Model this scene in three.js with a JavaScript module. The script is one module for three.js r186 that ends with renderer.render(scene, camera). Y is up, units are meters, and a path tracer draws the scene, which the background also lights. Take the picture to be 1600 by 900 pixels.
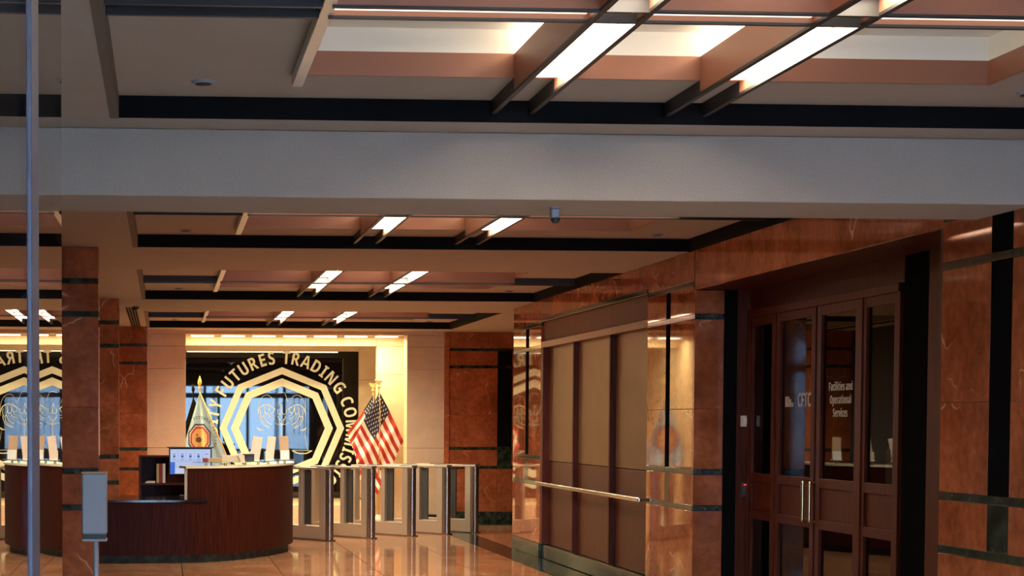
import * as THREE from 'three';
import { RoundedBoxGeometry } from 'three/addons/geometries/RoundedBoxGeometry.js';
import { mergeGeometries, mergeVertices } from 'three/addons/utils/BufferGeometryUtils.js';
import { FontLoader } from 'three/addons/loaders/FontLoader.js';
import { TextGeometry } from 'three/addons/geometries/TextGeometry.js';
import { RectAreaLightUniformsLib } from 'three/addons/lights/RectAreaLightUniformsLib.js';
import { createNoise2D } from 'simplex-noise';

// ------------------------------------------------------------------ camera, sky, exposure
const scene = new THREE.Scene();
const renderer = new THREE.WebGLRenderer({ antialias: true });
renderer.toneMapping = THREE.LinearToneMapping;
renderer.toneMappingExposure = 1.0;
renderer.shadowMap.enabled = true;
RectAreaLightUniformsLib.init();

const FOCAL = 3000, EYE = 1.57;                                   // a long lens, the frame cropped out of a larger picture
const camera = new THREE.PerspectiveCamera(2 * Math.atan(790 / FOCAL) * 180 / Math.PI, 2300 / 1580, 0.05, 300);
camera.setViewOffset(2300, 1580, 700, 0, 1600, 900);
camera.position.set(0, EYE, 0);
camera.rotation.order = 'YXZ';
camera.rotation.set(-Math.atan(130 / FOCAL), -Math.atan(195 / FOCAL), 0.0025);
scene.add(camera);

scene.background = new THREE.Color().setRGB(16.5, 24.5, 37.0);        // even blue-grey winter daylight outside the entrance

const WARM = new THREE.Color().setRGB(1.0, 0.89, 0.69);
const LAMP = { diffuser: 5.0, down: [32, 30, 104, 130], slim: 1.8, tube: 18.0, cove: 120.0 };

// ------------------------------------------------------------------ random, noise, textures
let seed = 20240611;
const rnd = () => { seed = (seed + 0x6D2B79F5) | 0; let t = Math.imul(seed ^ (seed >>> 15), 1 | seed); t = (t + Math.imul(t ^ (t >>> 7), 61 | t)) ^ t; return ((t ^ (t >>> 14)) >>> 0) / 4294967296; };
const rr = (a, b) => a + (b - a) * rnd();
const n1 = createNoise2D(rnd), n2 = createNoise2D(rnd), n3 = createNoise2D(rnd);
const fbm = (n, x, y, o = 4) => { let s = 0, a = 0.5, f = 1; for (let i = 0; i < o; i++) { s += a * n(x * f, y * f); a *= 0.5; f *= 2.03; } return s; };
const clamp = (x, a = 0, b = 1) => Math.min(b, Math.max(a, x));
const mix = (a, b, t) => a.map((v, i) => v + (b[i] - v) * t);

function dataTex(size, metres, fn, srgb = true) {
  const d = new Uint8Array(size * size * 4);
  for (let j = 0; j < size; j++) for (let i = 0; i < size; i++) {
    const c = fn(i / size * metres, j / size * metres), k = (j * size + i) * 4;
    for (let q = 0; q < 3; q++) d[k + q] = clamp(c[q], 0, 255);
    d[k + 3] = 255;
  }
  const t = new THREE.DataTexture(d, size, size);
  t.magFilter = THREE.LinearFilter; t.minFilter = THREE.LinearMipmapLinearFilter; t.generateMipmaps = true;
  t.wrapS = t.wrapT = THREE.MirroredRepeatWrapping;
  t.repeat.set(1 / metres, 1 / metres);
  if (srgb) t.colorSpace = THREE.SRGBColorSpace;
  t.needsUpdate = true;
  return t;
}
const redMarble = (light, dark) => (x, y) => {
  const m = fbm(n1, x * 1.6, y * 1.6, 5), g = fbm(n2, x * 9, y * 9, 3), p = fbm(n3, x * 0.6 + 7, y * 0.6, 2);
  let c = mix(dark, light, clamp(0.5 + m * 0.75 + p * 0.3));
  c = c.map((v) => v * (1 + g * 0.16));
  const wx = x + 0.30 * fbm(n2, x * 1.1 + 3, y * 1.1, 2) + 0.02 * n3(x * 9, y * 9), wy = y + 0.30 * fbm(n3, x * 1.1, y * 1.1 + 9, 2) + 0.02 * n2(x * 9, y * 9);
  const v1 = Math.abs(n1(wx * 1.35 + 11, wy * 0.95)), v2 = Math.abs(n3(wx * 1.7 + 5, wy * 1.3 + 2)), v3 = Math.abs(n2(wx * 2.6 + 1, wy * 3.4)), patch = clamp(fbm(n2, x * 1.3 + 20, y * 1.3 + 4, 3) * 3 + 0.12), fine = clamp(fbm(n1, x * 1.4 + 40, y * 1.4, 3) * 2.4 - 0.1);
  const wd = 0.012 + 0.03 * patch * patch, a = clamp(1 - v1 / wd) * patch * 0.9, b = clamp(1 - v2 / 0.012) * 0.42 * fine, e = clamp(1 - v3 / 0.015) * 0.22 * (1 - fine);
  return mix(c, [222, 186, 150], clamp(a + b + e));
};
const greenMarble = (x, y) => {
  const m = fbm(n2, x * 6, y * 6, 5), wx = x + 0.1 * fbm(n1, x * 5, y * 5, 3), wy = y + 0.1 * fbm(n3, x * 5, y * 5, 3);
  const v = clamp(1 - Math.abs(n1(wx * 7, wy * 7)) / 0.09) * clamp(fbm(n3, x * 4, y * 4, 2) * 2 + 0.2);
  return mix(mix([26, 34, 30], [62, 74, 58], clamp(0.45 + m)), [140, 150, 120], v * 0.7);
};
const T = {
  marble: dataTex(1024, 4, redMarble([182, 104, 66], [140, 74, 44])),
  floor: dataTex(1024, 5, redMarble([192, 138, 100], [158, 106, 72])),
  green: dataTex(512, 1.5, greenMarble),
  beige: dataTex(512, 1.2, (x, y) => { const g = fbm(n1, x * 40, y * 40, 3), m = fbm(n2, x * 3, y * 3, 3); return [206, 178, 144].map((v) => v * (1 + g * 0.06 + m * 0.05)); }),
  paint: dataTex(512, 1.0, (x, y) => { const g = fbm(n3, x * 70, y * 70, 3), m = fbm(n2, x * 2, y * 2, 2); return [178, 163, 150].map((v) => v * (1 + g * 0.05 + m * 0.02)); }),
  wood: dataTex(1024, 1.6, (x, y) => { const w = x + 0.02 * fbm(n1, x * 2, y * 0.6, 3), g = fbm(n2, w * 46, y * 1.6, 4), l = fbm(n3, w * 160, y * 4, 2); return mix([58, 22, 13], [98, 44, 24], clamp(0.5 + g * 0.8)).map((v) => v * (1 + l * 0.16)); }),
  woodWarm: dataTex(1024, 1.6, (x, y) => { const w = x + 0.02 * fbm(n1, x * 2 + 4, y * 0.6, 3), g = fbm(n3, w * 40, y * 1.4, 4), l = fbm(n2, w * 150, y * 4, 2); return mix([92, 44, 22], [134, 72, 38], clamp(0.5 + g * 0.8)).map((v) => v * (1 + l * 0.14)); }),
  bronze: dataTex(512, 0.8, (x, y) => { const g = fbm(n1, x * 120, y * 120, 2), m = fbm(n3, x * 2, y * 2, 3); return [122, 90, 60].map((v) => v * (1 + g * 0.12 + m * 0.08)); }),
  granite: dataTex(512, 1.0, (x, y) => { const g = fbm(n1, x * 60, y * 60, 3), m = fbm(n2, x * 160, y * 160, 2); return [196, 194, 190].map((v) => v * (1 + g * 0.12 + m * 0.12)); }),
  speck: dataTex(256, 0.4, (x, y) => { const g = 200 + 40 * fbm(n2, x * 90, y * 90, 3); return [g, g, g]; }, false),
};
const std = (o) => new THREE.MeshStandardMaterial(o), phys = (o) => new THREE.MeshPhysicalMaterial(o);
const lin = (r, g, b) => new THREE.Color().setRGB(r, g, b);
const M = {
  marble: phys({ map: T.marble, roughness: 0.035, ior: 1.58 }),
  black: phys({ color: lin(0.012, 0.012, 0.014), roughness: 0.1, ior: 1.6 }),
  inlay: phys({ color: lin(0.007, 0.007, 0.008), roughness: 0.9, specularIntensity: 0.0 }),
  green: phys({ map: T.green, roughness: 0.1, ior: 1.65 }),
  floor: phys({ map: T.floor, roughness: 0.06, ior: 1.7 }),
  granite: phys({ map: T.granite, roughness: 0.4, ior: 1.5 }),
  joint: std({ color: lin(0.10, 0.07, 0.05), roughness: 0.9 }),
  beige: std({ map: T.beige, roughness: 0.55, bumpMap: T.speck, bumpScale: 0.0006 }),
  paint: std({ map: T.paint, roughness: 0.9, bumpMap: T.speck, bumpScale: 0.0008 }),
  reveal: phys({ color: lin(0.007, 0.007, 0.008), roughness: 0.8, specularIntensity: 0.15 }),
  revealTan: std({ color: lin(0.16, 0.12, 0.09), roughness: 0.7 }),
  copper: phys({ color: lin(0.31, 0.125, 0.072), roughness: 0.42, metalness: 0.15 }),
  rail: std({ color: lin(0.018, 0.014, 0.013), roughness: 0.5 }),
  trimMetal: std({ color: lin(0.62, 0.62, 0.58), roughness: 0.35, metalness: 0.75 }),
  white: std({ color: lin(0.82, 0.78, 0.70), roughness: 0.75 }),
  lamp: std({ color: lin(0.9, 0.9, 0.85), roughness: 0.5, emissive: WARM, emissiveIntensity: LAMP.diffuser }),
  lampSlim: std({ color: lin(0.9, 0.9, 0.85), roughness: 0.5, emissive: WARM, emissiveIntensity: LAMP.slim }),
  tube: std({ color: lin(0.9, 0.9, 0.85), roughness: 0.5, emissive: WARM, emissiveIntensity: LAMP.tube }),
  cove: std({ color: lin(0.9, 0.9, 0.85), roughness: 0.5, emissive: lin(1, 0.92, 0.7), emissiveIntensity: 6 }),
  wood: phys({ map: T.wood, roughness: 0.45, ior: 1.4, specularIntensity: 0.5 }),
  woodWarm: phys({ map: T.woodWarm, roughness: 0.35, ior: 1.5 }),
  wallPanel: std({ map: T.speck, color: lin(0.06, 0.058, 0.06), roughness: 0.9 }),
  deskWood: phys({ map: T.wood, color: lin(0.42, 0.34, 0.36), roughness: 0.5, ior: 1.35, specularIntensity: 0.4 }),
  bronze: phys({ map: T.bronze, roughness: 0.38, metalness: 0.55 }),
  bronzeLow: phys({ map: T.woodWarm, color: lin(0.42, 0.38, 0.36), roughness: 0.4, metalness: 0.25 }),
  headerWood: std({ map: T.woodWarm, color: lin(0.7, 0.6, 0.5), roughness: 0.6 }),
  stoneMatte: std({ map: T.green, roughness: 0.7 }),
  chrome: std({ color: lin(0.82, 0.8, 0.76), roughness: 0.14, metalness: 1 }),
  steel: std({ color: lin(0.50, 0.42, 0.31), roughness: 0.42, metalness: 0.5 }),
  steelDark: std({ color: lin(0.26, 0.19, 0.14), roughness: 0.25, metalness: 0.8 }),
  brass: std({ color: lin(0.86, 0.66, 0.30), roughness: 0.2, metalness: 1 }),
  gold: std({ color: lin(0.80, 0.52, 0.14), roughness: 0.3, metalness: 0.9 }),
  darkGlass: phys({ color: lin(0.004, 0.004, 0.005), roughness: 0.015, ior: 1.45 }),
  smoked: phys({ color: lin(0.05, 0.05, 0.045), roughness: 0.08, ior: 1.5 }),
  doorGlass: phys({ color: lin(0.5, 0.52, 0.52), roughness: 0.0, transmission: 1, thickness: 0, ior: 1.33 }),
  pane: phys({ color: lin(0.86, 0.9, 0.9), roughness: 0.0, transmission: 1, thickness: 0, ior: 1.5 }),
  sideGlass: phys({ color: lin(0.62, 0.66, 0.70), roughness: 0.0, transmission: 1, thickness: 0, ior: 1.9 }),
  shelfGlass: phys({ color: lin(0.80, 0.93, 0.86), roughness: 0.02, transmission: 1, thickness: 0, ior: 1.5 }),
  etched: std({ color: lin(0.80, 0.80, 0.62), roughness: 0.6 }),
  postMetal: std({ color: lin(0.07, 0.055, 0.07), roughness: 0.5, metalness: 0.1 }),
  ivory: std({ color: lin(0.70, 0.62, 0.46), roughness: 0.5 }),
  plastic: std({ color: lin(0.32, 0.33, 0.36), roughness: 0.5 }),
  plasticDark: std({ color: lin(0.03, 0.03, 0.032), roughness: 0.45 }),
  paper: std({ color: lin(0.66, 0.52, 0.40), roughness: 0.85 }),
  paperTan: std({ color: lin(0.52, 0.34, 0.20), roughness: 0.85 }),
  paperWhite: std({ color: lin(0.78, 0.76, 0.70), roughness: 0.85 }),
  red: std({ color: lin(0.30, 0.035, 0.03), roughness: 0.6 }),
  carpet: std({ color: lin(0.03, 0.028, 0.03), roughness: 1 }),
  roomWall: std({ color: lin(0.035, 0.03, 0.03), roughness: 0.95 }),
  pavement: std({ color: lin(0.30, 0.30, 0.31), roughness: 0.9 }),
  facade: std({ color: lin(0.16, 0.18, 0.22), roughness: 0.8 }),
  bark: std({ color: lin(0.75, 0.74, 0.72), roughness: 0.9 }),
  leaf: std({ color: lin(0.6, 0.6, 0.6), roughness: 0.9 }),
  letter: std({ color: lin(0.40, 0.38, 0.33), roughness: 0.6 }),
  led: std({ color: lin(0.3, 0.01, 0.01), roughness: 0.4, emissive: lin(1, 0.05, 0.05), emissiveIntensity: 1.2 }),
};

// ------------------------------------------------------------------ geometry helpers (depth d runs away from the entrance: z = -d)
function metreUV(g, ox = 0, oy = 0) {
  const p = g.attributes.position, n = g.attributes.normal, uv = new Float32Array(p.count * 2);
  for (let i = 0; i < p.count; i++) {
    const ax = Math.abs(n.getX(i)), ay = Math.abs(n.getY(i)), az = Math.abs(n.getZ(i));
    let u, v;
    if (ay > ax && ay > az) { u = p.getX(i); v = p.getZ(i); } else if (ax > az) { u = p.getZ(i); v = p.getY(i); } else { u = p.getX(i); v = p.getY(i); }
    uv[i * 2] = u + ox; uv[i * 2 + 1] = v + oy;
  }
  g.setAttribute('uv', new THREE.BufferAttribute(uv, 2));
  return g;
}
function bx(x0, x1, y0, y1, d0, d1, r = 0, o = null) {
  const w = Math.abs(x1 - x0), h = Math.abs(y1 - y0), d = Math.abs(d1 - d0);
  const rad = Math.min(r, w * 0.45, h * 0.45, d * 0.45);
  const g = rad > 0 ? new RoundedBoxGeometry(w, h, d, 1, rad) : new THREE.BoxGeometry(w, h, d);
  g.translate((x0 + x1) / 2, (y0 + y1) / 2, -(d0 + d1) / 2);
  const q = o ?? [rnd() * 7, rnd() * 7];
  metreUV(g, q[0], q[1]);
  return g.index ? g.toNonIndexed() : g;
}
const cyl = (x, y0, y1, d, r0, r1 = r0, seg = 20) => { const g = new THREE.CylinderGeometry(r1, r0, y1 - y0, seg); g.translate(x, (y0 + y1) / 2, -d); return g.toNonIndexed(); };
const tube = (pts, r, seg = 24, rs = 8, closed = false) => new THREE.TubeGeometry(new THREE.CatmullRomCurve3(pts, closed, 'catmullrom', 0.5), seg, r, rs, closed).toNonIndexed();
const V = (x, y, d) => new THREE.Vector3(x, y, -d);
const merge = (list) => { const keep = list.map((g) => { const q = g.index ? g.toNonIndexed() : g; for (const k of Object.keys(q.attributes)) if (!['position', 'normal', 'uv'].includes(k)) q.deleteAttribute(k); return q; }); return keep.length === 1 ? keep[0] : mergeGeometries(keep); };

const used = new Map();
function numbered(name) { const k = used.get(name) ?? 0; used.set(name, k + 1); return k ? `${name}_${String(k).padStart(3, '0')}` : name; }
const shade = (m) => { m.castShadow = true; m.receiveShadow = true; return m; };
function thing(name, label, category, pos = [0, 0, 0], group) {
  const o = new THREE.Group(); o.name = numbered(name); o.position.set(pos[0], pos[1], -pos[2]);
  o.userData = { label, category }; if (group) o.userData.group = group; scene.add(o); return o;
}
function struct(name, label) { const o = new THREE.Group(); o.name = name; o.userData = { kind: 'structure' }; if (label) o.userData.label = label; scene.add(o); return o; }
function part(parent, name, geos, mat, label) {            // geometry in world metres, moved into its thing's own frame
  const g = Array.isArray(geos) ? merge(geos) : geos;
  let p = parent; while (p.isMesh) p = p.parent;
  g.translate(-p.position.x, -p.position.y, -p.position.z);
  const m = shade(new THREE.Mesh(g, mat)); m.name = name; if (label) m.userData.label = label;
  parent.add(m); return m;
}
function sub(root, parent, name, geos, mat, label) {       // a piece of a part; root is the thing whose frame both share
  const g = Array.isArray(geos) ? merge(geos) : geos; g.translate(-root.position.x, -root.position.y, -root.position.z);
  const m = shade(new THREE.Mesh(g, mat)); m.name = name; if (label) m.userData.label = label; parent.add(m); return m;
}
function areaLight(x, y, d, w, h, dir, color, intensity, parent) {
  const l = new THREE.RectAreaLight(color, intensity, w, h); l.position.set(x, y, -d);
  l.lookAt(x + dir[0], y + dir[1], -d + dir[2]); l.name = 'area_light'; l.castShadow = true; scene.add(l); return l;
}

// ------------------------------------------------------------------ plan of the lobby
const XR = 4.38, XL = -0.83, HC = 3.0, XDOOR = 4.85, XOUT = 8.0, DFAR = 30.1, DSHOP = -1.2;
const RING = 3.105, BOARD = 3.21, WELL = 3.315;
const CX0 = -0.22, CX1 = XR, WX0 = 0.6, WX1 = 3.72, HALF = 2.2, WHALF = 1.58;
const COFFERS = [6.95, 13.65, 20.35, 27.05];

// ------------------------------------------------------------------ floor
{
  const f = struct('floor', 'polished reddish brown marble floor');
  part(f, 'slab', bx(XL - 0.4, XOUT + 0.3, -0.3, -0.03, DSHOP - 0.3, 36), M.joint);
  const xs = [XL, 0.2, 1.23, 2.26, 3.29, 4.0, XR, 5.4, 6.6, XOUT];
  for (let r = 0; r < 32; r++) {
    const d0 = DSHOP + 0.2 + r * 1.0 + 0.2, d1 = Math.min(d0 + 1.0, 31.2);
    for (let c = 0; c < xs.length - 1; c++) {
      if (c >= 6 && !(d0 > 23.9 && d0 < 29.5)) continue;
      if (d0 >= 31.1) continue;
      const edge = c === 5 || (c >= 6 && d0 > 28.4);
      part(f, edge ? 'border_tile' : 'floor_tile', bx(xs[c] + 0.004, xs[c + 1] - 0.004, -0.03, 0, d0 + 0.004, d1 - 0.004), edge && d0 > 11 ? M.green : d0 < 11 ? M.granite : M.floor);
    }
  }
  part(f, 'office_carpet', bx(XDOOR + 0.1, XOUT, -0.03, 0.0, 10.6, 15.66), M.carpet);
  part(f, 'platform', bx(-0.6, 3.469, -0.03, 0.22, 31.2, 34.3), M.beige);
}

// ------------------------------------------------------------------ ceiling with four coffers
const ceil = struct('ceiling', 'plaster ceiling with square coffers edged in black');
{
  const strips = [];
  let d = DSHOP;
  for (const c of COFFERS) { strips.push([d, c - HALF]); d = c + HALF; }
  strips.push([d, 31.2]);
  for (const [a, b] of strips) part(ceil, 'ceiling_panel', bx(XL - 0.05, XR + 0.02, HC, HC + 0.1, a, b), M.paint);
  for (const c of COFFERS) part(ceil, 'ceiling_panel', bx(XL - 0.05, CX0, HC, HC + 0.1, c - HALF, c + HALF), M.paint);
  part(ceil, 'side_hall_ceiling', bx(XR + 0.02, XOUT, HC, HC + 0.1, 24, 31.2), M.paint);
  for (const c of COFFERS) {
    const a = c - HALF, b = c + HALF, wa = c - WHALF, wb = c + WHALF;
    part(ceil, 'coffer_edge', bx(CX0, CX1, HC + 0.002, RING, b - 0.012, b + 0.02), M.reveal, 'black edge band of the coffer');
    part(ceil, 'coffer_edge', bx(CX0, CX1, HC + 0.002, RING, a - 0.02, a + 0.012), M.reveal);
    part(ceil, 'coffer_side', bx(CX0 - 0.03, CX0 + 0.012, HC - 0.002, RING, a, b), M.revealTan);
    part(ceil, 'coffer_side', bx(CX1 - 0.012, CX1 + 0.02, HC - 0.002, RING, a, b), M.reveal);
    part(ceil, 'coffer_soffit', bx(CX0, CX1, RING, RING + 0.02, a, wa - 0.01), M.paint);
    part(ceil, 'coffer_soffit', bx(CX0, CX1, RING, RING + 0.02, wb + 0.01, b), M.paint);
    part(ceil, 'coffer_soffit', bx(CX0, WX0 - 0.01, RING, RING + 0.02, wa - 0.01, wb + 0.01), M.paint);
    part(ceil, 'coffer_soffit', bx(WX1 + 0.01, CX1, RING, RING + 0.02, wa - 0.01, wb + 0.01), M.paint);
  }
  part(ceil, 'roof_slab', bx(XL - 0.4, XOUT + 0.3, 3.42, 3.6, DSHOP - 0.3, 36), M.joint);
}

// the grid light of one coffer
const coffLabels = [
  'copper-baffled grid light in the coffer in front of the deep dropped beam',
  'grid light in the coffer right behind the deep dropped beam',
  'grid light in the coffer above the handrail wall and the reception desk front',
  'grid light in the coffer next to the beige seal wall',
];
COFFERS.forEach((c, i) => {
  const t = thing('coffer_light', coffLabels[i], 'ceiling light', [2.1, RING, c], 'coffer grid lights');
  const wa = c - WHALF, wb = c + WHALF, a = c - HALF, b = c + HALF, low = RING - 0.065;
  // well: copper lower walls, white upper walls, plaster top
  for (const [x0, x1, d0, d1] of [[WX0 - 0.02, WX1 + 0.02, wb, wb + 0.02], [WX0 - 0.02, WX1 + 0.02, wa - 0.02, wa], [WX0 - 0.02, WX0, wa, wb], [WX1, WX1 + 0.02, wa, wb]]) {
    part(t, 'well_board', bx(x0, x1, RING - 0.001, BOARD, d0, d1), M.copper, 'copper brown board');
    part(t, 'well_reflector', bx(x0, x1, BOARD, WELL, d0, d1), M.white, 'white reflector');
  }
  part(t, 'well_top', bx(WX0 - 0.02, WX1 + 0.02, WELL, WELL + 0.02, wa - 0.02, wb + 0.02), M.white);
  part(t, 'edge_trim', bx(WX0 - 0.035, WX0 + 0.015, RING - 0.055, RING - 0.001, wa, wb, 0.004), M.trimMetal, 'pale metal trim');
  // pairs of boards: two along the hall, one across
  const X = [1.66, 2.5], g = 0.09, th = 0.012;
  for (const x of X) for (const s of [-1, 1]) {
    const xx = x + s * g;
    part(t, 'baffle_board', bx(xx - th, xx + th, low + 0.012, BOARD, wa, wb), M.copper);
    part(t, 'track_rail', bx(xx - th, xx + th, low, RING, b - 0.012, wb), M.rail, 'black rail');
    part(t, 'track_rail', bx(xx - th, xx + th, low, RING, wa, a + 0.012), M.rail, 'black rail');
    part(t, 'track_rail', bx(xx - th, xx + th, low, low + 0.012, wa, wb), M.rail, 'black rail');
  }
  const runs = [[WX0, X[0] - g - th], [X[0] + g + th, X[1] - g - th], [X[1] + g + th, WX1]];
  for (const s of [-1, 1]) {
    const dd = c + s * g;
    for (const [x0, x1] of runs) { part(t, 'baffle_board', bx(x0, x1, low + 0.01, BOARD, dd - th, dd + th), M.copper); part(t, 'track_rail', bx(x0, x1, low, low + 0.01, dd - th, dd + th), M.rail); }
    for (const x of X) part(t, 'track_rail', bx(x - g + th, x + g - th, low, RING, dd - th, dd + th), M.rail, 'black rail');
    part(t, 'track_rail', bx(CX0 + 0.012, WX0 - 0.035, low, RING, dd - th, dd + th), M.rail);
    part(t, 'track_rail', bx(WX1, CX1 - 0.012, low, RING, dd - th, dd + th), M.rail);
  }
  // glowing diffusers between the boards and tube lamps above them
  for (const x of X) for (const [d0, d1] of [[wa + 0.05, c - g - 0.03], [c + g + 0.03, wb - 0.05]]) {
    part(t, 'diffuser', bx(x - g + th, x + g - th, RING - 0.005, RING + 0.005, d0, d1), M.lamp, 'glowing diffuser');
    areaLight(x, RING - 0.007, (d0 + d1) / 2, 2 * (g - th) - 0.02, d1 - d0 - 0.04, [0, -1, 0], WARM, LAMP.down[i]);
    part(t, 'lamp_tube', (() => { const q = new THREE.CylinderGeometry(0.016, 0.016, d1 - d0, 10); q.rotateX(Math.PI / 2); q.translate(x, BOARD + 0.05, -(d0 + d1) / 2); return q.toNonIndexed(); })(), M.tube, 'glowing tube lamp');
  }
  for (const [x0, x1] of runs) {
    part(t, 'diffuser', bx(x0 + 0.01, x1 - 0.01, RING - 0.036, RING - 0.028, c - g + th, c + g - th), M.lampSlim, 'glowing diffuser');
  }
});

// ------------------------------------------------------------------ the dropped beam
{
  const b = struct('trim_1', 'deep plaster beam dropped across the ceiling');
  part(b, 'beam', bx(XL - 0.05, XR + 0.3, 2.672, HC - 0.001, 9.45, 10.16, 0.006), M.paint);
}

// ------------------------------------------------------------------ marble cladding in rows
const ROWS = [[0.165, 0.843, 'm'], [0.843, 0.89, 'g'], [0.89, 1.143, 'm'], [1.143, 1.19, 'g'], [1.19, 1.69, 'm'], [1.69, 2.43, 'm'], [2.43, 2.475, 'g'], [2.475, 2.70, 'm'], [2.70, 2.745, 'g'], [2.745, 2.998, 'm']];
function clad(parent, axis, at, t, spans, { top = 2.998, base = true } = {}) {   // axis x: face at X = at, thickness t towards +t; spans in d. axis d: face at depth at, spans in X
  for (const [a, b, kind] of spans) {
    const rows = kind === 'black' ? [[0.165, 0.843, 'm'], [0.843, 0.89, 'g'], [0.89, 1.143, 'gg'], [1.143, 1.19, 'g'], [1.19, 2.43, 'b'], [2.43, 2.475, 'g'], [2.475, 2.70, 'b'], [2.70, 2.745, 'g'], [2.745, 2.998, 'm']] : ROWS;
    const all = base ? [[0.0, 0.165, 'base'], ...rows] : rows;
    for (const [y0, y1, k] of all) {
      if (y0 >= top) continue;
      const band = k !== 'm', e = 0.0012, proud = k === 'base' ? -0.012 : 0;
      const mat = k === 'b' ? M.inlay : band ? M.green : M.marble;
      const name = k === 'b' ? 'black_panel' : k === 'base' ? 'stone_base' : band ? 'green_band' : 'marble_panel';
      const yy = Math.min(y1, top), s = Math.sign(t);
      const g = axis === 'x' ? bx(at + proud * s, at + t, y0 + e, yy - e, a + e, b - e, 0.002) : bx(a + e, b - e, y0 + e, yy - e, at + proud * s, at + t, 0.002);
      part(parent, name, g, mat);
    }
  }
}

// ------------------------------------------------------------------ right wall: near pier, door niche, pier, handrail bay, pier
{
  const w = struct('wall_right', 'red marble clad wall with piers and a door niche');
  // cores
  part(w, 'core', bx(XR + 0.035, XOUT, -0.03, 3.42, DSHOP - 0.3, 10.58), M.joint);
  part(w, 'core', bx(XR + 0.27, 5.6, -0.03, 3.42, 15.70, 23.85), M.joint);
  part(w, 'core', bx(XR + 0.035, 4.7, 2.76, 3.42, 10.58, 23.85), M.joint);
  part(w, 'core', bx(XR + 0.035, 4.7, -0.03, 2.76, 15.70, 17.18), M.joint);
  part(w, 'core', bx(XR + 0.035, 4.7, -0.03, 2.76, 22.15, 23.84), M.joint);
  // near pier: red panels with upright black strips
  clad(w, 'x', XR, 0.03, [[9.96, 10.6], [9.70, 9.96, 'black'], [8.8, 9.70], [8.54, 8.8, 'black'], [6.6, 8.54], [6.34, 6.6, 'black'], [4.2, 6.34], [3.94, 4.2, 'black'], [1.4, 3.94], [-1.1, 1.4]]);
  part(w, 'pier_end', bx(XR, XDOOR + 0.1, 0, 2.67, 10.6, 10.63), M.wood);
  // fascia over the niche and the bay, one run of panels
  for (const [a, b] of [[10.6, 12.4], [12.4, 14.1], [14.1, 15.66]]) part(w, 'marble_panel', bx(XR, XR + 0.03, 2.672, 2.998, a + 0.001, b - 0.001, 0.002), M.marble);
  part(w, 'niche_soffit', bx(XR + 0.03, XDOOR + 0.1, 2.672, 2.70, 10.6, 15.66), M.wood);
  // middle pier
  clad(w, 'x', XR, 0.03, [[15.69, 16.42], [16.42, 16.56, 'black'], [16.56, 17.2]]);
  clad(w, 'd', 15.66, 0.03, [[XR, 4.63]], { top: 2.67 });
  part(w, 'black_panel', bx(4.63, 4.74, 0, 2.672, 15.655, 15.69, 0.002), M.inlay);
  part(w, 'timber_reveal', bx(4.74, XDOOR + 0.1, 0, 2.672, 15.65, 15.69, 0.002), M.wood, 'dark timber reveal');
  // handrail bay: bronze panels over darker panels
  const XP = XR + 0.08;
  part(w, 'bay_back', bx(XP + 0.03, XR + 0.27, 0, 2.76, 17.2, 22.13), M.wood);
  const cuts = [17.34, 18.74, 20.44, 22.08];
  for (let i = 0; i < 3; i++) {
    const a = cuts[i] + 0.05, b = cuts[i + 1];
    part(w, 'bronze_panel', bx(XP, XP + 0.03, 1.135, 2.44, a, b - (i < 2 ? 0.0 : 0.05), 0.003), M.bronze);
    part(w, 'lower_panel', bx(XP, XP + 0.03, 0.165, 1.125, a, b, 0.003), M.bronzeLow);
    part(w, 'stone_base', bx(XR + 0.02, XP + 0.03, 0, 0.16, a - 0.05, b, 0.003), M.green);
  }
  for (const d of [18.74, 20.44]) {
    part(w, 'mullion', bx(XP - 0.06, XP + 0.03, 0.165, 2.44, d - 0.002, d + 0.05, 0.003), M.wood, 'dark upright mullion');
    for (let k = 0; k < 5; k++) part(w, 'ribbed_slat', bx(XP - 0.014, XP + 0.003, 1.14, 2.438, d + 0.058 + k * 0.038, d + 0.084 + k * 0.038, 0.003), M.woodWarm);
  }
  part(w, 'end_mullion', bx(XR + 0.0, XP + 0.03, 0.165, 2.44, 22.0, 22.13, 0.003), M.wood);
  part(w, 'head_trim', bx(XR + 0.0, XP + 0.03, 2.44, 2.51, 17.2, 22.13, 0.004), M.woodWarm, 'pale brown head trim');
  for (const [a, b] of [[17.2, 18.74], [18.74, 20.44], [20.44, 22.13]]) {
    part(w, 'header_panel', bx(XR + 0.03, XP + 0.03, 2.513, 2.738, a + 0.001, b - 0.001, 0.002), M.headerWood);
    part(w, 'marble_panel', bx(XR, XR + 0.03, 2.785, 2.998, a + 0.001, b - 0.001, 0.002), M.marble);
  }
  part(w, 'cornice', bx(XR - 0.01, XR + 0.05, 2.738, 2.785, 17.2, 22.13, 0.004), M.green, 'thin stone cornice');
  // far pier
  clad(w, 'x', XR, 0.03, [[22.13, 22.86], [22.86, 23.06, 'black'], [23.06, 23.85]]);
  part(w, 'pier_end', bx(XR, 5.6, 0, 2.998, 23.85, 23.88), M.marble);
  part(w, 'outer_wall', bx(XOUT, XOUT + 0.3, -0.03, 3.42, 10.58, 36), M.roomWall);
  part(w, 'office_wall', bx(XDOOR + 0.12, XOUT, -0.03, 2.9, 15.70, 16.1), M.roomWall);
  part(w, 'office_ceiling', bx(XDOOR + 0.05, XOUT, 2.8, 2.9, 10.58, 15.70), M.roomWall);
  part(w, 'hall_wall', bx(5.6, XOUT, -0.03, 3.42, 23.7, 23.88), M.roomWall);
}
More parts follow.
